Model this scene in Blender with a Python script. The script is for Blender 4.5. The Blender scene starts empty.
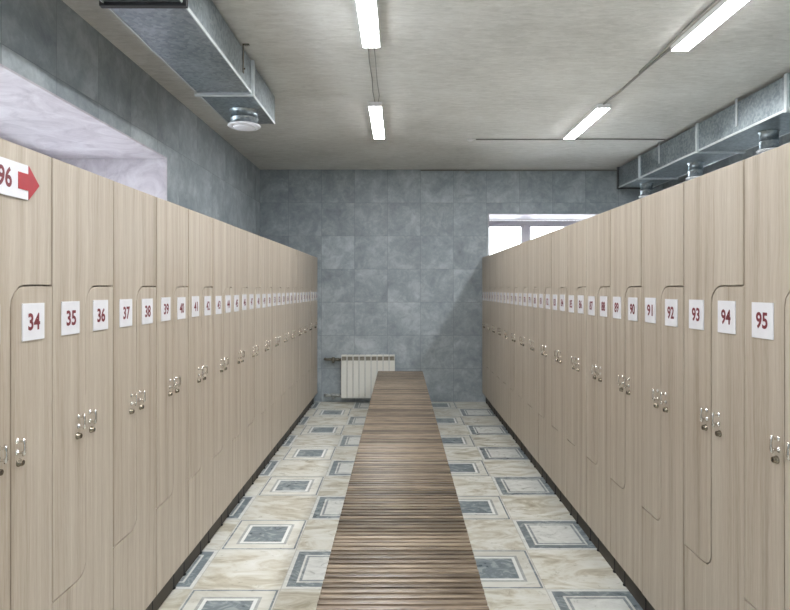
import bpy, bmesh, math, random
from mathutils import Vector, Matrix
random.seed(7)
S = bpy.context.scene
COL = S.collection

# ---------------------------------------------------------------- camera, world, exposure
F = 585.0
cam_d = bpy.data.cameras.new('camera')
cam_d.sensor_fit = 'HORIZONTAL'; cam_d.sensor_width = 36.0
cam_d.lens = F / 790 * 36.0
cam_d.shift_x = -4.5 / 790; cam_d.shift_y = -16.3 / 790
cam_d.clip_start = 0.05
cam = bpy.data.objects.new('camera', cam_d); COL.objects.link(cam)
cam.location = (0, 0, 1.607); cam.rotation_euler = (math.pi / 2, 0, 0)
S.camera = cam

world = bpy.data.worlds.new('overcast_daylight'); S.world = world
world.use_nodes = True
bg = world.node_tree.nodes['Background']
bg.inputs[0].default_value = (0.90, 0.95, 1.0, 1); bg.inputs[1].default_value = 3.2
LAMP_STRENGTH = 25.0
S.view_settings.view_transform = 'Standard'
S.view_settings.look = 'None'
S.view_settings.exposure = 1.87
S.view_settings.gamma = 1.0
S.view_settings.use_curve_mapping = False

# ---------------------------------------------------------------- node helpers
class NT:
    def __init__(s, name):
        s.m = bpy.data.materials.new(name); s.m.use_nodes = True
        s.t = s.m.node_tree; s.t.nodes.clear()
        s.out = s.t.nodes.new('ShaderNodeOutputMaterial')
    def n(s, kind, **kw):
        x = s.t.nodes.new('ShaderNode' + kind)
        for k, v in kw.items():
            if k == 'ins':
                for a, b in v.items(): s.put(x.inputs[a], b)
            else: setattr(x, k, v)
        return x
    def put(s, sock, v):
        if isinstance(v, bpy.types.NodeSocket): s.t.links.new(v, sock)
        else: sock.default_value = v
    def math(s, op, a, b=0.0, c=0.0):
        x = s.n('Math', operation=op)
        s.put(x.inputs[0], a); s.put(x.inputs[1], b); s.put(x.inputs[2], c)
        return x.outputs[0]
    def vec(s, x, y, z):
        c = s.n('CombineXYZ'); s.put(c.inputs[0], x); s.put(c.inputs[1], y); s.put(c.inputs[2], z); return c.outputs[0]
    def noise(s, v, scale, detail=4, rough=0.55, dist=0.0):
        x = s.n('TexNoise'); s.put(x.inputs['Vector'], v)
        x.inputs['Scale'].default_value = scale; x.inputs['Detail'].default_value = detail
        x.inputs['Roughness'].default_value = rough; x.inputs['Distortion'].default_value = dist
        return x.outputs[0]
    def ramp(s, f, stops, mode='LINEAR'):
        r = s.n('ValToRGB'); r.color_ramp.interpolation = mode
        e = r.color_ramp.elements
        while len(e) < len(stops): e.new(0.5)
        for k, (p, c) in enumerate(stops):
            e[k].position = p; e[k].color = (c[0], c[1], c[2], 1)
        s.put(r.inputs[0], f); return r.outputs[0]
    def mix(s, f, a, b, mode='MIX'):
        x = s.n('Mix', data_type='RGBA', blend_type=mode)
        s.put(x.inputs[0], f)
        for sock, v in ((x.inputs[6], a), (x.inputs[7], b)):
            s.put(sock, v if isinstance(v, bpy.types.NodeSocket) else (v[0], v[1], v[2], 1))
        return x.outputs[2]
    def bsdf(s, col, rough=0.5, metal=0.0, spec=0.5, bump=None, bstr=0.2, bdist=0.01):
        b = s.n('BsdfPrincipled')
        s.put(b.inputs['Base Color'], col if isinstance(col, bpy.types.NodeSocket) else (col[0], col[1], col[2], 1))
        s.put(b.inputs['Roughness'], rough); b.inputs['Metallic'].default_value = metal
        b.inputs['Specular IOR Level'].default_value = spec
        if bump is not None:
            bn = s.n('Bump'); bn.inputs['Strength'].default_value = bstr; bn.inputs['Distance'].default_value = bdist
            s.put(bn.inputs['Height'], bump); s.t.links.new(bn.outputs[0], b.inputs['Normal'])
        s.t.links.new(b.outputs[0], s.out.inputs[0])
        return s.m

def simple(name, col, rough=0.5, metal=0.0, vary=0.06, scale=30):
    t = NT(name); g = t.n('TexCoord').outputs['Object']
    n = t.noise(g, scale, 3)
    lo = [c * (1 - vary) for c in col]; hi = [min(1, c * (1 + vary)) for c in col]
    return t.bsdf(t.ramp(n, [(0.3, lo), (0.7, hi)]), rough, metal)

# ---------------------------------------------------------------- materials
def floor_tile_material():
    t = NT('patterned_marble_floor_tile')
    sep = t.n('SeparateXYZ'); t.put(sep.inputs[0], t.n('NewGeometry').outputs['Position'])
    x, y = sep.outputs[0], sep.outputs[1]
    u = t.math('DIVIDE', t.math('ADD', x, 1.108), .4725)
    v = t.math('DIVIDE', t.math('SUBTRACT', y, 3.60), .4705)
    cu, cv = t.math('FLOOR', u), t.math('FLOOR', v)
    fu, fv = t.math('FRACT', u), t.math('FRACT', v)
    d = t.math('MINIMUM', t.math('MINIMUM', fu, t.math('SUBTRACT', 1.0, fu)), t.math('MINIMUM', fv, t.math('SUBTRACT', 1.0, fv)))
    par = t.math('FLOORED_MODULO', t.math('ADD', cu, cv), 2.0)          # 0 = decorated
    odd = t.math('FLOORED_MODULO', cu, 2.0)
    far = t.math('GREATER_THAN', cu, 2.5)
    kind = t.math('ABSOLUTE', t.math('SUBTRACT', odd, far))             # 0 dark centre, 1 dark frame
    wn = t.n('TexWhiteNoise', noise_dimensions='2D'); t.put(wn.inputs['Vector'], t.vec(cu, cv, 0.0))
    off = t.n('VectorMath', operation='SCALE'); t.put(off.inputs[0], wn.outputs['Color']); off.inputs['Scale'].default_value = 17.0
    def marble(scale, detail, stretch, dist):
        mp = t.n('Mapping'); t.put(mp.inputs[0], t.n('NewGeometry').outputs['Position'])
        mp.inputs['Scale'].default_value = stretch; mp.inputs['Rotation'].default_value = (0, 0, 0.35)
        a = t.n('VectorMath', operation='ADD'); t.put(a.inputs[0], mp.outputs[0]); t.put(a.inputs[1], off.outputs[0])
        return t.noise(a.outputs[0], scale, detail, 0.62, dist)
    n1 = marble(3.2, 8, (1, 2.2, 1), 1.3); n2 = marble(9.0, 6, (1, 1.6, 1), 1.8)
    beige = t.ramp(n1, [(0.30, (.38, .34, .25)), (0.43, (.56, .525, .43)), (0.52, (.68, .67, .60)), (0.7, (.78, .78, .74))])
    pale = t.ramp(n2, [(0.3, (.60, .61, .58)), (0.6, (.76, .77, .74))])
    dark = t.ramp(n2, [(0.32, (.13, .16, .18)), (0.52, (.20, .24, .26)), (0.62, (.36, .40, .41))])
    def w(c): return (c, c, c)
    mA = t.ramp(d, [(0, w(0)), (.018, w(1)), (.042, w(0)), (.165, w(.6)), (.20, w(0)), (.245, w(1))], 'CONSTANT')
    mB = t.ramp(d, [(0, w(0)), (.050, w(1)), (.145, w(0)), (.172, w(.85)), (.205, w(0))], 'CONSTANT')
    m = t.mix(kind, mA, mB)
    rim = t.math('MULTIPLY', t.math('LESS_THAN', d, .20), t.math('SUBTRACT', 1.0, kind))
    cream = t.ramp(n1, [(.3, (.56, .54, .47)), (.52, (.70, .69, .63)), (.7, (.77, .77, .72))])
    deco = t.mix(m, t.mix(rim, pale, cream), dark)
    line = t.math('MULTIPLY', t.math('GREATER_THAN', d, .205), t.math('LESS_THAN', d, .24))
    deco = t.mix(t.math('MULTIPLY', line, t.math('SUBTRACT', 1.0, kind)), deco, (.80, .81, .79))
    base = t.mix(par, deco, beige)
    tint = t.math('MULTIPLY_ADD', wn.outputs['Value'], .12, .94)
    base = t.mix(1.0, base, t.vec(tint, tint, tint), 'MULTIPLY')
    grout = t.math('LESS_THAN', d, .005)
    base = t.mix(grout, base, (.50, .49, .45))
    rgh = t.math('MULTIPLY_ADD', n2, .15, .22)
    return t.bsdf(base, rgh, bump=t.math('SUBTRACT', 1.0, grout), bstr=.25, bdist=.003)

def wall_tile_material(name, axis, origin):
    t = NT(name); T = .4693
    pos = t.n('NewGeometry').outputs['Position']
    sep = t.n('SeparateXYZ'); t.put(sep.inputs[0], pos)
    u = t.math('DIVIDE', t.math('SUBTRACT', sep.outputs[axis], origin), T)
    v = t.math('DIVIDE', sep.outputs[2], .4714)
    cu, cv, fu, fv = t.math('FLOOR', u), t.math('FLOOR', v), t.math('FRACT', u), t.math('FRACT', v)
    d = t.math('MINIMUM', t.math('MINIMUM', fu, t.math('SUBTRACT', 1.0, fu)), t.math('MINIMUM', fv, t.math('SUBTRACT', 1.0, fv)))
    wn = t.n('TexWhiteNoise', noise_dimensions='2D'); t.put(wn.inputs['Vector'], t.vec(cu, cv, 0.0))
    off = t.n('VectorMath', operation='SCALE'); t.put(off.inputs[0], wn.outputs['Color']); off.inputs['Scale'].default_value = 23.0
    a = t.n('VectorMath', operation='ADD'); t.put(a.inputs[0], pos); t.put(a.inputs[1], off.outputs[0])
    n1 = t.noise(a.outputs[0], 3.0, 7, .62, .5)
    n2 = t.noise(a.outputs[0], 11.0, 8, .7, .8)
    f = t.math('ADD', t.math('MULTIPLY', n1, .62), t.math('MULTIPLY', n2, .38))
    col = t.ramp(f, [(.34, (.215, .250, .280)), (.5, (.325, .370, .400)), (.64, (.48, .53, .555))])
    tint = t.math('MULTIPLY_ADD', wn.outputs['Value'], .16, .92)
    col = t.mix(1.0, col, t.vec(tint, tint, tint), 'MULTIPLY')
    g = t.math('LESS_THAN', d, .006)
    col = t.mix(t.math('MULTIPLY', g, .5), col, (.16, .18, .195))
    return t.bsdf(col, t.math('MULTIPLY_ADD', n2, .25, .30), bump=t.math('ADD', t.math('SUBTRACT', 1.0, g), t.math('MULTIPLY', n2, .25)), bstr=.18, bdist=.003)

def wood_laminate():
    t = NT('pale_ash_wood_laminate')
    tc = t.n('TexCoord').outputs['Object']; rnd = t.n('ObjectInfo').outputs['Random']
    o = t.math('MULTIPLY', rnd, 31.0)
    sep = t.n('SeparateXYZ'); t.put(sep.inputs[0], tc)
    wob = t.noise(t.vec(t.math('MULTIPLY', sep.outputs[0], 1.0), sep.outputs[1], t.math('MULTIPLY', sep.outputs[2], 1.2)), 2.0, 2)
    y = t.math('ADD', t.math('ADD', sep.outputs[1], o), t.math('MULTIPLY', wob, .03))
    v = t.vec(t.math('MULTIPLY', sep.outputs[0], 3.0), y, t.math('MULTIPLY', sep.outputs[2], .018))
    b = t.noise(v, 22.0, 2, .5)
    v2 = t.vec(t.math('MULTIPLY', sep.outputs[0], 8.0), y, t.math('MULTIPLY', sep.outputs[2], .03))
    f = t.noise(v2, 110.0, 3, .6)
    v3 = t.vec(sep.outputs[0], y, t.math('MULTIPLY', sep.outputs[2], .06))
    k = t.noise(v3, 300.0, 2, .6)
    s = t.math('ADD', t.math('ADD', t.math('MULTIPLY', b, .5), t.math('MULTIPLY', f, .32)), t.math('MULTIPLY', k, .18))
    col = t.ramp(s, [(.34, (.335, .268, .202)), (.46, (.435, .366, .290)), (.54, (.480, .412, .334)), (.66, (.560, .497, .415))])
    return t.bsdf(col, .42, bump=f, bstr=.05, bdist=.001)

def ceiling_material():
    t = NT('rough_painted_concrete_ceiling')
    pos = t.n('NewGeometry').outputs['Position']
    mp = t.n('Mapping'); t.put(mp.inputs[0], pos); mp.inputs['Scale'].default_value = (1, 3.0, 1)
    n1 = t.noise(mp.outputs[0], 9.0, 9, .72, .6); n2 = t.noise(pos, .9, 3, .5)
    f = t.math('ADD', t.math('MULTIPLY', n1, .55), t.math('MULTIPLY', n2, .45))
    col = t.ramp(f, [(.36, (.54, .54, .51)), (.5, (.67, .67, .64)), (.61, (.76, .765, .74))])
    return t.bsdf(col, .85, spec=.2, bump=n1, bstr=.7, bdist=.015)

def galvanized():
    t = NT('galvanised_sheet_steel')
    tc = t.n('TexCoord').outputs['Object']
    vo = t.n('TexVoronoi'); t.put(vo.inputs[0], tc); vo.inputs['Scale'].default_value = 45
    n = t.noise(tc, 3.0, 5, .6)
    f = t.math('ADD', t.math('MULTIPLY', t.n('Separate' + 'XYZ', ins={0: vo.outputs['Color']}).outputs[0], .25), t.math('MULTIPLY', n, .75))
    col = t.ramp(f, [(.3, (.21, .25, .272)), (.7, (.42, .47, .50))])
    return t.bsdf(col, t.math('MULTIPLY_ADD', n, .3, .22), metal=.9)

def slat_wood():
    t = NT('weathered_brown_slat_wood')
    tc = t.n('TexCoord').outputs['Object']; rnd = t.n('ObjectInfo').outputs['Random']
    sep = t.n('SeparateXYZ'); t.put(sep.inputs[0], tc)
    v = t.vec(t.math('ADD', t.math('MULTIPLY', sep.outputs[0], .07), t.math('MULTIPLY', rnd, 40.0)), sep.outputs[1], sep.outputs[2])
    n = t.noise(v, 90.0, 4, .65); p = t.noise(v, 14.0, 3, .6)
    s = t.math('ADD', t.math('MULTIPLY', n, .55), t.math('MULTIPLY', p, .45))
    s = t.math('ADD', s, t.math('MULTIPLY_ADD', rnd, .18, -.09))
    col = t.ramp(s, [(.36, (.060, .042, .027)), (.5, (.165, .122, .083)), (.62, (.31, .240, .170))])
    return t.bsdf(col, .30, bump=n, bstr=.1, bdist=.001)

M = {}
M['floor'] = floor_tile_material()
M['wall_back'] = wall_tile_material('blue_grey_stone_tile_across', 0, -1.109)
M['wall_side'] = wall_tile_material('blue_grey_stone_tile_along', 1, .10)
M['ceil'] = ceiling_material()
M['wood'] = wood_laminate()
M['slat'] = slat_wood()
M['zinc'] = galvanized()
t = NT('lilac_marbled_reveal_panel'); _g = t.n('NewGeometry').outputs['Position']
M['reveal'] = t.bsdf(t.ramp(t.noise(_g, 4.0, 8, .65, 1.4), [(.34, (.42, .39, .44)), (.5, (.53, .50, .545)), (.66, (.62, .60, .64))]), .5)
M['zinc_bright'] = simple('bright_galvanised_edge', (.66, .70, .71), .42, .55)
M['white_pvc'] = simple('white_window_plastic', (.72, .71, .76), .35, vary=.02)
M['plinth'] = simple('black_brown_plinth_board', (.058, .047, .036), .6)
M['chrome'] = simple('polished_nickel', (.75, .72, .68), .16, 1.0, vary=.03)
M['dark_metal'] = simple('tarnished_dark_metal', (.26, .22, .17), .22, .9)
M['black'] = simple('black_rubber', (.02, .02, .022), .6)
M['plate'] = simple('white_acrylic_plate', (.78, .77, .80), .25, vary=.02)
M['ink'] = simple('maroon_printed_ink', (.19, .03, .04), .5)
M['red'] = simple('bright_red_print', (.40, .028, .038), .45)
M['enamel'] = simple('white_radiator_enamel', (.76, .76, .71), .3, vary=.02)
M['rad_gap'] = simple('gap_shade_grey', (.32, .30, .25), .5)  # shade between the radiator fins, put into the colour of the core
M['pipe'] = simple('grey_plastic_pipe', (.33, .35, .34), .45)
M['brass_dark'] = simple('tarnished_brass_valve', (.15, .14, .11), .4, .3)
M['cable'] = simple('grey_cable_sheath', (.24, .24, .22), .6)
M['foot'] = simple('light_grey_metal_bracket', (.50, .49, .47), .35, .5)
M['lamp_body'] = simple('white_lamp_housing', (.80, .80, .80), .5, vary=.02)
M['valve_white'] = simple('white_valve_enamel', (.75, .76, .80), .35, vary=.03)
M['steel'] = simple('dark_painted_steel', (.10, .10, .10), .45, .5)
t = NT('glowing_tube_diffuser'); e = t.n('Emission')
e.inputs[0].default_value = (.97, .985, 1.0, 1); e.inputs[1].default_value = LAMP_STRENGTH
t.t.links.new(e.outputs[0], t.out.inputs[0]); M['glow'] = t.m
t = NT('clear_window_glass'); tr = t.n('BsdfTransparent'); tr.inputs[0].default_value = (.96, .97, .97, 1)
gl = t.n('BsdfGlossy'); gl.inputs['Roughness'].default_value = .03
fr = t.n('Fresnel'); fr.inputs[0].default_value = 1.45
mx = t.n('MixShader'); t.put(mx.inputs[0], fr.outputs[0]); t.put(mx.inputs[1], tr.outputs[0]); t.put(mx.inputs[2], gl.outputs[0])
t.t.links.new(mx.outputs[0], t.out.inputs[0]); M['glass'] = t.m

# ---------------------------------------------------------------- mesh helpers
def box(bm, x0, x1, y0, y1, z0, z1, mat=0, bev=0.0):
    r = bmesh.ops.create_cube(bm, size=1.0)
    vs = r['verts']
    for v in vs:
        v.co = Vector(((x0 + x1) / 2 + v.co.x * (x1 - x0), (y0 + y1) / 2 + v.co.y * (y1 - y0), (z0 + z1) / 2 + v.co.z * (z1 - z0)))
    fs = {f for v in vs for f in v.link_faces}
    for f in fs: f.material_index = mat
    if bev:
        es = list({e for v in vs for e in v.link_edges})
        rb = bmesh.ops.bevel(bm, geom=es, offset=bev, segments=2, affect='EDGES', profile=.6)
        for f in rb['faces']: f.material_index = mat

def tube(bm, pts, r, seg=10, mat=0, caps=True):
    pts = [Vector(p) for p in pts]; rings = []
    rs = r if isinstance(r, (list, tuple)) else [r] * len(pts)
    n = None
    for i, p in enumerate(pts):
        d = (pts[min(i + 1, len(pts) - 1)] - pts[max(i - 1, 0)]).normalized()
        if n is None: n = d.orthogonal().normalized()
        else:
            n = (n - d * n.dot(d))
            n = n.normalized() if n.length > 1e-6 else d.orthogonal().normalized()
        b = d.cross(n)
        rings.append([bm.verts.new(p + (n * math.cos(2 * math.pi * k / seg) + b * math.sin(2 * math.pi * k / seg)) * rs[i]) for k in range(seg)])
    for a, c in zip(rings, rings[1:]):
        for k in range(seg):
            f = bm.faces.new((a[k], a[(k + 1) % seg], c[(k + 1) % seg], c[k])); f.smooth = True; f.material_index = mat
    if caps:
        for rg in (rings[0][::-1], rings[-1]):
            f = bm.faces.new(rg); f.material_index = mat

def lathe(bm, centre, prof, axis='z', seg=28, mat=0):
    """prof: (radius, height) pairs along the axis"""
    c = Vector(centre); rings = []
    for r, h in prof:
        ring = []
        for k in range(seg):
            a = 2 * math.pi * k / seg
            p = (r * math.cos(a), r * math.sin(a), h)
            if axis == 'x': p = (h, r * math.cos(a), r * math.sin(a))
            ring.append(bm.verts.new(c + Vector(p)))
        rings.append(ring)
    for a, b in zip(rings, rings[1:]):
        for k in range(seg):
            f = bm.faces.new((a[k], a[(k + 1) % seg], b[(k + 1) % seg], b[k])); f.smooth = True; f.material_index = mat
    for rg in (rings[0][::-1], rings[-1]):
        f = bm.faces.new(rg); f.material_index = mat

def slab(bm, outline, x0, x1, bev=0.0, mat=0):
    """outline in (y, z), extruded from x0 to x1 (front)"""
    a = [bm.verts.new((x1, y, z)) for y, z in outline]
    b = [bm.verts.new((x0, y, z)) for y, z in outline]
    f = bm.faces.new(a); f.material_index = mat
    bm.faces.new(b[::-1]).material_index = mat
    for i in range(len(a)):
        j = (i + 1) % len(a)
        bm.faces.new((a[j], a[i], b[i], b[j])).material_index = mat
    if bev:
        bmesh.ops.bevel(bm, geom=list(f.edges), offset=bev, segments=1, affect='EDGES')

def mesh(name, bm, mats):
    bmesh.ops.recalc_face_normals(bm, faces=bm.faces[:])
    me = bpy.data.meshes.new(name); bm.to_mesh(me); bm.free()
    for m in (mats if isinstance(mats, (list, tuple)) else [mats]): me.materials.append(M[m])
    return me

def obj(name, data, mats=None, parent=None, loc=None):
    if isinstance(data, bmesh.types.BMesh): data = mesh(name, data, mats)
    o = bpy.data.objects.new(name, data); COL.objects.link(o)
    if parent is not None: o.parent = parent
    if loc is not None: o.location = loc
    return o

def tag(o, label, cat, group=None):
    o['label'] = label; o['category'] = cat
    if group: o['group'] = group
    return o

def thing(name, label, cat, loc=(0, 0, 0), rz=0.0, group=None):
    o = bpy.data.objects.new(name, None); COL.objects.link(o)
    o.location = loc; o.rotation_euler = (0, 0, rz); o.empty_display_size = .1
    return tag(o, label, cat, group)

def struct(name, bm, mats, parent=None):
    o = obj(name, bm, mats, parent)
    if parent is None: o['kind'] = 'structure'
    return o

# ---------------------------------------------------------------- room shell
XL, XR, YB, YF, H = -1.984, 3.75, 8.32, -2.2, 3.30
bm = bmesh.new(); box(bm, XL - .9, XR + .2, YF - .2, YB + .9, -.15, 0); struct('floor', bm, 'floor')
bm = bmesh.new(); box(bm, XL - 1.1, XR + .2, YF - .2, YB + .9, H, H + .15); struct('ceiling', bm, 'ceil')

WY0, WY1, WZ0, WZ1, WX = .6, 5.0, 1.50, 2.727, -2.95
bm = bmesh.new()
box(bm, WX - .1, XL, YF, WY0, 0, H); box(bm, WX - .1, XL, WY1, YB + .2, 0, H)
box(bm, WX - .1, XL, WY0, WY1, 0, WZ0); box(bm, WX - .1, XL, WY0, WY1, WZ1, H)
struct('wall_left', bm, 'wall_side')
BX0, BX1, BZ0, BZ1, BY = 1.264, 3.10, 1.35, 2.674, 9.05
bm = bmesh.new()
box(bm, XL, BX0, YB, BY + .1, 0, H); box(bm, BX1, XR + .2, YB, BY + .1, 0, H)
box(bm, BX0, BX1, YB, BY + .1, 0, BZ0); box(bm, BX0, BX1, YB, BY + .1, BZ1, H)
struct('wall_back', bm, 'wall_back')
bm = bmesh.new(); box(bm, XR, XR + .2, YF, YB, 0, H); struct('wall_right', bm, 'wall_side')
bm = bmesh.new(); box(bm, WX - .1, XR + .2, YF - .2, YF, 0, H); struct('wall_front', bm, 'wall_back')
# painted linings of the deep window openings (head, sill and two jambs)
tk = .012
bm = bmesh.new()
box(bm, WX, XL - .001, WY0, WY1, WZ1 - tk, WZ1); box(bm, WX, XL - .001, WY0, WY1, WZ0, WZ0 + tk)
box(bm, WX, XL - .001, WY0, WY0 + tk, WZ0 + tk, WZ1 - tk); box(bm, WX, XL - .001, WY1 - tk, WY1, WZ0 + tk, WZ1 - tk)
box(bm, -2.512, -2.505, WY1 - tk - .003, WY1 - tk, WZ0 + tk, WZ1 - tk)
struct('trim_1', bm, 'reveal')
bm = bmesh.new()
box(bm, BX0, BX1, YB + .001, BY, BZ1 - tk, BZ1); box(bm, BX0, BX1, YB + .001, BY, BZ0, BZ0 + tk)
box(bm, BX0, BX0 + tk, YB + .001, BY, BZ0 + tk, BZ1 - tk); box(bm, BX1 - tk, BX1, YB + .001, BY, BZ0 + tk, BZ1 - tk)
struct('trim_2', bm, 'reveal')

def window(name, along, a0, a1, z0, z1, depth, posts, out):
    """frame with casements between posts; along 0 = x, 1 = y; OUT = direction of outdoors"""
    root = bpy.data.objects.new(name, None); COL.objects.link(root); root['kind'] = 'structure'
    def bb(bm, p0, p1, q0, q1, d0, d1, bev=.004):
        lo, hi = sorted((depth + out * d0, depth + out * d1))
        if along == 0: box(bm, p0, p1, lo, hi, q0, q1, bev=bev)
        else: box(bm, lo, hi, p0, p1, q0, q1, bev=bev)
    bm = bmesh.new(); w = .055
    bb(bm, a0, a1, z1 - w, z1, 0, .07); bb(bm, a0, a1, z0, z0 + w, 0, .07)
    bb(bm, a0, a0 + w, z0 + w, z1 - w, 0, .07); bb(bm, a1 - w, a1, z0 + w, z1 - w, 0, .07)
    for p in posts: bb(bm, p - .03, p + .03, z0 + w, z1 - w, 0, .07)
    struct('window_frame', bm, 'white_pvc', root)
    ed = [a0 + w - .03] + list(posts) + [a1 - w + .03]
    for p, q in zip(ed, ed[1:]):
        p += .03; q -= .03
        bm = bmesh.new(); s = .042
        zb, zt = z0 + w, z1 - w
        bb(bm, p, q, zt - s, zt, .01, .06); bb(bm, p, q, zb, zb + s, .01, .06)
        bb(bm, p, p + s, zb + s, zt - s, .01, .06); bb(bm, q - s, q, zb + s, zt - s, .01, .06)
        c = struct('casement', bm, 'white_pvc', root)
        bm = bmesh.new(); bb(bm, p + s - .004, q - s + .004, zb + s - .004, zt - s + .004, .03, .036, 0)
        struct('pane', bm, 'glass', c)
window('window_1', 1, WY0 + tk, WY1 - tk, WZ0 + tk, WZ1 - tk, WX + .005, (1.7, 2.8, 3.9), -1)
window('window_2', 0, BX0 + tk, BX1 - tk, BZ0 + tk, BZ1 - tk, BY + .005, (1.957,), 1)

# ---------------------------------------------------------------- lockers
W, DEP, ZB, ZT, ZJL, ZJU = .4193, .55, .14, 2.045, .557, 1.617
G = .0026; TH = .016; R = .050; RU = .068
def arc(cy, cz, r, a0, a1, n=9):
    return [(cy + r * math.cos(math.radians(a0 + (a1 - a0) * k / n)), cz + r * math.sin(math.radians(a0 + (a1 - a0) * k / n))) for k in range(n + 1)]
mid = W / 2
def door_left_mesh():      # wide at the top, narrow below, rounded lower corner at the middle
    o = [(G, ZJL + G), *arc(mid - R, ZJL + R, R - G, -90, 0), *arc(mid + RU, ZJU - RU, RU + G, 180, 90), (W - .0048, ZJU + G), (W - .0048, ZT), (G, ZT)]
    bm = bmesh.new(); slab(bm, o, -TH, 0, .0014); return mesh('door', bm, 'wood')
def door_right_mesh():     # narrow at the top, wide below, rounded upper corner at the middle
    o = [(G, ZB), (W - G, ZB), (W - G, ZJU - G), *arc(mid + RU, ZJU - RU, RU - G, 90, 180), *arc(mid - R, ZJL + R, R + G, 0, -90), (G, ZJL - G)]
    bm = bmesh.new(); slab(bm, o, -TH, 0, .0014); return mesh('door', bm, 'wood')
DL, DR = door_left_mesh(), door_right_mesh()
def handle_mesh():
    bm = bmesh.new(); h = .018
    for s in (-1, 1):
        lathe(bm, (0, 0, s * h), [(.0095, 0), (.0095, .002), (.006, .004), (.0045, .007), (.0045, .020), (.0055, .024)], 'x', 14)
    tube(bm, [(.021, 0, -h - .010), (.025, 0, -h - .006), (.027, 0, -h), (.029, 0, -h * .4), (.029, 0, h * .4), (.027, 0, h), (.025, 0, h + .006), (.021, 0, h + .010)],
         [.003, .0055, .0065, .005, .005, .0065, .0055, .003], 10)
    return mesh('handle', bm, 'chrome')
def lock_mesh():
    bm = bmesh.new()
    lathe(bm, (0, 0, 0), [(.0125, 0), (.0125, .002), (.0105, .004), (.0095, .012), (.0085, .014)], 'x', 18, 0)
    box(bm, .0138, .0146, -.001, .001, -.005, .005, 1)
    return mesh('lock', bm, ['dark_metal', 'black'])
def foot_mesh():
    bm = bmesh.new()
    lathe(bm, (0, 0, 0), [(.016, 0), (.016, .006), (.009, .012), (.008, .105), (.008, .11)], 'z', 14, 0)
    box(bm, .004, .036, -.016, .016, .118, .139, 1, .003)
    return mesh('foot', bm, ['black', 'foot'])
HM, LM, FM = handle_mesh(), lock_mesh(), foot_mesh()
bm = bmesh.new(); box(bm, -DEP, -TH - .010, .0016, W - .0016, ZB + .001, ZT, bev=.001); BODY = mesh('body', bm, 'wood')
bm = bmesh.new(); box(bm, -DEP + .02, -.050, .0006, W - .0006, 0, ZB); PLN = mesh('plinth', bm, 'plinth')

def text_bm(txt, height, width, y0, z0, x, mat, bm, depth=.0008):
    """flat lettering centred on (y0, z0), raised a little off x"""
    cu = bpy.data.curves.new('t', 'FONT'); cu.body = txt; cu.align_x = 'LEFT'; cu.offset = .028
    cu.resolution_u = 4
    ob = bpy.data.objects.new('t', cu)
    COL.objects.link(ob)
    bpy.context.view_layer.update()
    me = bpy.data.meshes.new_from_object(ob.evaluated_get(bpy.context.evaluated_depsgraph_get()))
    xs = [v.co.x for v in me.vertices]; ys = [v.co.y for v in me.vertices]
    sx, sy = width / (max(xs) - min(xs)), height / (max(ys) - min(ys))
    cx, cy = (max(xs) + min(xs)) / 2, (max(ys) + min(ys)) / 2
    vs = [bm.verts.new((x + depth, y0 + (v.co.x - cx) * sx, z0 + (v.co.y - cy) * sy)) for v in me.vertices]
    for p in me.polygons:
        try:
            f = bm.faces.new([vs[i] for i in p.vertices]); f.material_index = mat
        except ValueError: pass
    bpy.data.objects.remove(ob); bpy.data.meshes.remove(me); bpy.data.curves.remove(cu)

def plate_mesh(num):
    bm = bmesh.new(); box(bm, 0, .004, -.055, .055, -.058, .058, 0, .001)
    text_bm(str(num), .054, .060, 0, 0, .004, 1, bm)
    return mesh('number_plate', bm, ['plate', 'ink'])

ORD = ['first', 'second', 'third', 'fourth', 'fifth', 'sixth', 'seventh', 'eighth', 'ninth', 'tenth', 'eleventh', 'twelfth', 'thirteenth', 'fourteenth', 'fifteenth', 'sixteenth']
def locker(side, k, n_left, n_right, loc, rz):
    r = thing('locker', '%s locker from the camera in the %s row, doors numbered %d and %d' % (ORD[k + 1], side, min(n_left, n_right), max(n_left, n_right)),
              'locker', loc, rz, 'wood-laminate lockers in the %s row' % side)
    obj('body', BODY, parent=r); obj('plinth', PLN, parent=r)
    for y in (.075, W - .075):
        for x in (-.056, -DEP + .03):
            obj('foot', FM, parent=r, loc=(x, y, 0))
    for me, num, sy in ((DL, n_left, -1), (DR, n_right, 1)):
        d = obj('door', me, parent=r, loc=(random.uniform(0, .0034), 0, 0))
        d['label'] = 'L-shaped door numbered %d, %s' % (num, 'wide at the top' if sy < 0 else 'wide at the bottom')
        near = -.011 if side == 'left' else .011
        hd = obj('handle', HM, parent=d, loc=(0, mid + near + sy * .040, 1.128)); hd.scale = (.8, .9, .95)
        obj('lock', LM, parent=d, loc=(0, mid + near + sy * .047, 1.078))
        p = obj('number_plate', plate_mesh(num), parent=d, loc=(0, mid + sy * W / 4, 1.505 + random.uniform(-.002, .002)))
        p['label'] = 'white plate with maroon number %d' % num
    return r
YL, YR = 1.952, 1.984
for k in range(-1, 15):
    locker('left', k, 35 + 2 * k, 36 + 2 * k, (-1.16, YL + .4195 * k, 0), 0)
for k in range(-1, 15):
    locker('right', k, 93 - 2 * k, 94 - 2 * k, (1.17, YR + .4195 * (k + 1), 0), math.pi)

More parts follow.
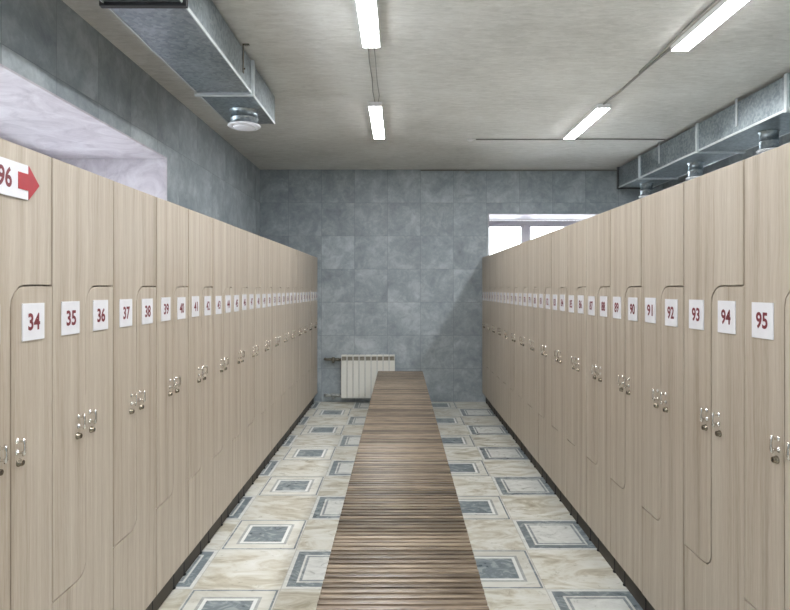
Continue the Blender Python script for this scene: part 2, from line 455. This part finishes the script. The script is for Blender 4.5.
# direction sign on the first left locker
bm = bmesh.new()
slab(bm, [(1.60, 1.882), (1.8365, 1.882), (1.8365, 1.989), (1.60, 1.989)], 0, .003, 0, 0)
slab(bm, [(1.787, 1.911), (1.836, 1.911), (1.836, 1.882), (1.890, 1.9355), (1.836, 1.989), (1.836, 1.962), (1.787, 1.962)], .0031, .0046, 0, 1)
text_bm('96', .062, .062, 1.727, 1.937, .003, 2, bm)
sg = obj('direction_sign', bm, ['plate', 'red', 'ink'], loc=(-1.1565, -.018, 0))
tag(sg, 'white sign reading 96 with red arrow on the nearest left locker', 'sign')

# ---------------------------------------------------------------- slatted benches end to end
BX, BW, BH, BL = .0105, .607, .49, 1.555
NS = 40; P = BL / NS
bm = bmesh.new(); box(bm, -BW / 2, BW / 2, -.0140, .0140, -.024, 0, 0, .006); SL = mesh('slat', bm, 'slat')
bm = bmesh.new()
for x in (-.25, .25): box(bm, x - .02, x + .02, .01, BL - .01, BH - .062, BH - .0225, 0, .002)
for y in (.05, BL - .09): box(bm, -.23, .23, y, y + .04, BH - .062, BH - .024, 0, .002)
BF = mesh('frame', bm, 'steel')
bm = bmesh.new(); box(bm, -.018, .018, -.018, .018, .006, BH - .063, 0, .002); lathe(bm, (0, 0, 0), [(.024, 0), (.024, .006)], 'z', 14)
BLG = mesh('leg', bm, 'steel')
names = ['nearest of the four slatted benches, cut off by the bottom of the photo', 'second slatted bench from the camera, in the middle of the aisle',
         'third slatted bench from the camera, before the last one', 'farthest slatted wooden bench, reaching the wall by the radiator']
for i in range(4):
    y0 = 7.94 - BL * (4 - i)
    r = thing('slatted_bench', names[i], 'bench', (BX, y0, 0), 0, 'slatted benches end to end along the aisle')
    obj('frame', BF, parent=r)
    for x in (-.25, .25):
        for y in (.07, BL - .07): obj('leg', BLG, parent=r, loc=(x, y, 0))
    for k in range(NS):
        s = obj('slat', SL, parent=r, loc=(random.uniform(-.0006, .0006), P * (k + .5), BH + random.uniform(-.0012, .0012)))
        s.rotation_euler = (random.uniform(-.03, .03), 0, random.uniform(-.002, .002))

# ---------------------------------------------------------------- radiator
r = thing('radiator', 'white nine-section aluminium radiator on the back wall beside the bench', 'radiator', (-.82, 8.24, 0))
SW = .0842
bm = bmesh.new()
box(bm, .003, SW - .003, -.040, -.036, .085, .60, 0, .0015)
box(bm, .006, SW - .006, -.012, .035, .10, .655, 1)
box(bm, SW / 2 - .012, SW / 2 + .012, -.020, .03, .075, .665, 1, .004)
box(bm, .003, SW - .003, -.040, .038, .655, .677, 0, .006)
box(bm, .003, .009, -.040, -.02, .60, .66); box(bm, SW - .009, SW - .003, -.040, -.02, .60, .66)
box(bm, .003, SW - .003, -.038, -.02, .070, .087, 0, .004)
tube(bm, [(0, .0, .61), (SW, .0, .61)], .018, 12, 1); tube(bm, [(0, .0, .105), (SW, .0, .105)], .018, 12, 1)
SEC = mesh('section', bm, ['enamel', 'rad_gap'])
for k in range(9): obj('section', SEC, parent=r, loc=(SW * k, 0, 0))
for zz, nm in ((.61, 'supply'), (.105, 'return')):
    bm = bmesh.new()
    tube(bm, [(0, 0, zz), (-.03, 0, zz)], .021, 12); tube(bm, [(-.03, 0, zz), (-.09, 0, zz)], .022, 12)
    tube(bm, [(-.09, 0, zz), (-.135, 0, zz)], .032, 8)
    tube(bm, [(-.135, 0, zz), (-.20, 0, zz), (-.225, .012, zz), (-.235, .04, zz), (-.235, .079, zz)], .020, 12)
    lathe(bm, (-.112, -.002, zz - .05), [(.016, 0), (.017, .02), (.009, .03), (.009, .04)], 'z', 14)
    obj('valve_pipe', bm, 'brass_dark' if nm == 'supply' else 'pipe', r)['label'] = '%s pipe with %s valve' % (nm, 'dark' if nm == 'supply' else 'grey')
bm = bmesh.new()
for x in (.17, .59): box(bm, x - .006, x + .006, .03, .079, .60, .63)
obj('wall_bracket', bm, 'enamel', r)

# ---------------------------------------------------------------- ventilation ducts
def duct(root, x0, x1, y0, y1, z0, z1, joints, black=()):
    bm = bmesh.new()
    ends = [y0] + list(joints) + [y1]
    for a, b in zip(ends, ends[1:]):
        bm = bmesh.new(); box(bm, x0, x1, a + .002, b - .002, z0, z1, 0, .002)
        for xx in (x0, x1): box(bm, xx - .004, xx + .004, a + .002, b - .002, z0 - .007, z0 + .014, 1, .002)  # seam lip in lighter metal: highlight of the lower edge put into the colour
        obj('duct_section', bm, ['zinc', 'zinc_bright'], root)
    for j in joints:
        bm = bmesh.new(); e = .020
        for s in (-.008, .008):
            box(bm, x0 - e, x1 + e, j + s - .0075, j + s + .0075, z0 - e, z0 + .003, 0, .001)
            box(bm, x0 - e, x0 + .003, j + s - .0075, j + s + .0075, z0, z1 + .006, 0, .001)
            box(bm, x1 - .003, x1 + e, j + s - .0075, j + s + .0075, z0, z1 + .006, 0, .001)
        tube(bm, [(x0 - .005, j - .02, z0 - .006), (x0 - .005, j + .02, z0 - .006)], .005, 8)
        tube(bm, [(x1 + .005, j - .02, z0 - .006), (x1 + .005, j + .02, z0 - .006)], .005, 8)
        o = obj('flange', bm, 'black' if j in black else 'zinc_bright', root)
        if j in black: o['label'] = 'black flange'
def hanger(root, x, y, z0, mat='dark_metal'):
    bm = bmesh.new()
    box(bm, x - .003, x, y - .014, y + .014, z0, H - .001)
    box(bm, x - .003, x + .04, y - .014, y + .014, H - .004, H - .001)
    tube(bm, [(x + .004, y, z0 + .03), (x + .012, y, z0 + .03)], .006, 8)
    obj('hanger_strap', bm, mat, root)
def outlet(root, x, y, z, length=.09, r=.105, mat='valve_white'):
    bm = bmesh.new()
    lathe(bm, (x, y, z), [(r + .012, 0), (r + .012, -.006), (r, -.010), (r, -length * .5), (r + .006, -length * .5 - .003), (r + .006, -length * .5 - .012), (r, -length * .5 - .015), (r, -length)], 'z', 40)
    n = obj('outlet_neck', bm, 'zinc', root)
    bm = bmesh.new(); R1 = r + .026
    zl = z - length
    lathe(bm, (x, y, zl), [(r, .004), (R1 - .004, 0), (R1, -.006), (R1 - .006, -.014), (r - .008, -.018), (r - .014, -.008)], 'z', 40)
    lathe(bm, (x, y, zl), [(.012, .01), (.012, -.012), (r - .022, -.010), (r - .016, -.016), (r - .024, -.024), (.02, -.030), (.006, -.031)], 'z', 40)
    obj('disc_valve', bm, mat, n)
r = thing('ventilation_duct', 'galvanised rectangular duct under the ceiling along the left wall', 'duct', (0, 0, 0))
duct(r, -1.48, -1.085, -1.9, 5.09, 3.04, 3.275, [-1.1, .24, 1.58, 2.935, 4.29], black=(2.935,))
for y in (.9, 2.3, 4.05): hanger(r, -1.080, y, 3.10)
outlet(r, -1.253, 4.72, 3.04, .115)
r = thing('ventilation_duct', 'long galvanised duct under the ceiling beyond the right lockers', 'duct', (0, 0, 0))
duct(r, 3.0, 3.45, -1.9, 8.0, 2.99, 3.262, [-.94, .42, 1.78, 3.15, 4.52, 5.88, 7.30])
bm = bmesh.new(); e = .02
box(bm, 3.0 - e, 3.03, 8.0, 8.03, 2.99 - e, 3.262 + .01, 0, .002); box(bm, 3.42, 3.45 + e, 8.0, 8.03, 2.99 - e, 3.272, 0, .002)
box(bm, 3.0, 3.45, 8.0, 8.03, 2.99 - e, 3.01, 0, .002); box(bm, 3.0, 3.45, 8.0, 8.02, 3.01, 3.262)
obj('end_cap', bm, 'steel', r)['label'] = 'dark end cap'
for y in (3.87, 5.16, 6.44, 7.72): outlet(r, 3.26, y, 2.99, .16, .075)
for y in (2.4, 3.8, 5.2, 6.75): hanger(r, 2.996, y, 3.05, 'zinc_bright')

# ---------------------------------------------------------------- ceiling lamps
def lamp(label, x, y0, y1, rz=0.0):
    L = y1 - y0
    r = thing('ceiling_lamp', label, 'lamp', (x, (y0 + y1) / 2, H), rz, 'white linear ceiling lamps')
    bm = bmesh.new(); box(bm, -.050, .050, -L / 2 + .01, L / 2 - .01, -.024, -.0005, 0, .003)
    for s in (-1, 1): box(bm, s * .057 - .002, s * .057 + .002, -L / 2 + .012, L / 2 - .012, -.040, -.001)
    for s in (-1, 1): box(bm, -.060, .060, s * (L / 2 - .006) - .006, s * (L / 2 - .006) + .006, -.045, -.001, 0, .003)
    obj('housing', bm, 'lamp_body', r)
    bm = bmesh.new(); box(bm, -.054, .054, -L / 2 + .012, L / 2 - .012, -.045, -.024, 0, .003)
    obj('diffuser', bm, 'glow', r)['label'] = 'glowing white diffuser'
lamp('glowing lamp above the aisle, nearer one cut by the photo top', -.192, 2.85, 4.01)
lamp('glowing lamp above the aisle, farther one before the radiator wall', -.222, 5.286, 6.449)
lamp('glowing lamp above the right lockers, nearer and longer one', 1.945, 2.90, 4.07)
lamp('glowing lamp above the right lockers, farther smaller one', 1.87, 5.344, 6.457)
lamp('added lamp on the aisle ceiling just behind the photo top edge', -.20, .41, 1.57)  # from here on: unseen lamps, added to light the room evenly
lamp('added lamp above the right side, out of the photo top edge', 1.98, .41, 1.57)
lamp('added lamp on the aisle ceiling behind the camera', -.19, -1.9, -.75)
lamp('added lamp on the right side ceiling behind the camera', 1.98, -1.9, -.75)

# ---------------------------------------------------------------- cables on the ceiling
def cable(pts, label, r=.006, name='cable'):
    bm = bmesh.new(); tube(bm, pts, r, 8); return tag(obj(name, bm, 'cable'), label, 'cable')
zc = H - .008
cable([(-.215, 4.03, zc), (-.224, 4.3, zc), (-.220, 4.7, zc), (-.228, 5.0, zc), (-.222, 5.27, zc)], 'grey cable between the two aisle lamps, left strand', .004)
cable([(-.175, 4.03, zc), (-.178, 4.4, zc), (-.182, 4.8, zc), (-.176, 5.1, zc), (-.19, 5.27, zc)], 'grey cable between the two aisle lamps, right strand', .003)
cable([(1.90, 4.09, zc), (1.885, 4.5, zc), (1.88, 5.0, zc - .003), (1.86, 5.33, zc)], 'grey cable joining the two lamps over the right lockers', .009)
cable([(1.835, 2.6, zc), (1.85, 3.3, zc), (1.845, 3.7, zc), (1.862, 4.2, zc), (1.865, 4.55, zc)], 'thin cable running beside the nearer right lamp', .006)
cable([(.86, 6.60, zc), (1.6, 6.61, zc), (2.3, 6.59, zc), (2.995, 6.60, zc - .002)], 'thin cable crossing the ceiling to the right duct', .007)
cable([(.30, YB - .012, H - .012), (1.5, YB - .012, H - .014), (3.0, YB - .012, H - .012), (3.7, YB - .012, H - .012)], 'dark cable along the top of the back wall', .010)
bm = bmesh.new(); lathe(bm, (.80, 6.60, H), [(.035, -.0005), (.035, -.018), (.030, -.022)], 'z', 20); box(bm, .825, .86, 6.59, 6.61, H - .016, H - .002)
tag(obj('junction_box', bm, 'lamp_body'), 'small white round box at the end of the ceiling cable', 'junction box')
bm = bmesh.new(); box(bm, .93, 1.0, YB - .04, YB - .001, H - .055, H - .0245, 0, .003)
tag(obj('junction_box', bm, 'pipe'), 'small grey box high on the back wall under the ceiling', 'junction box')
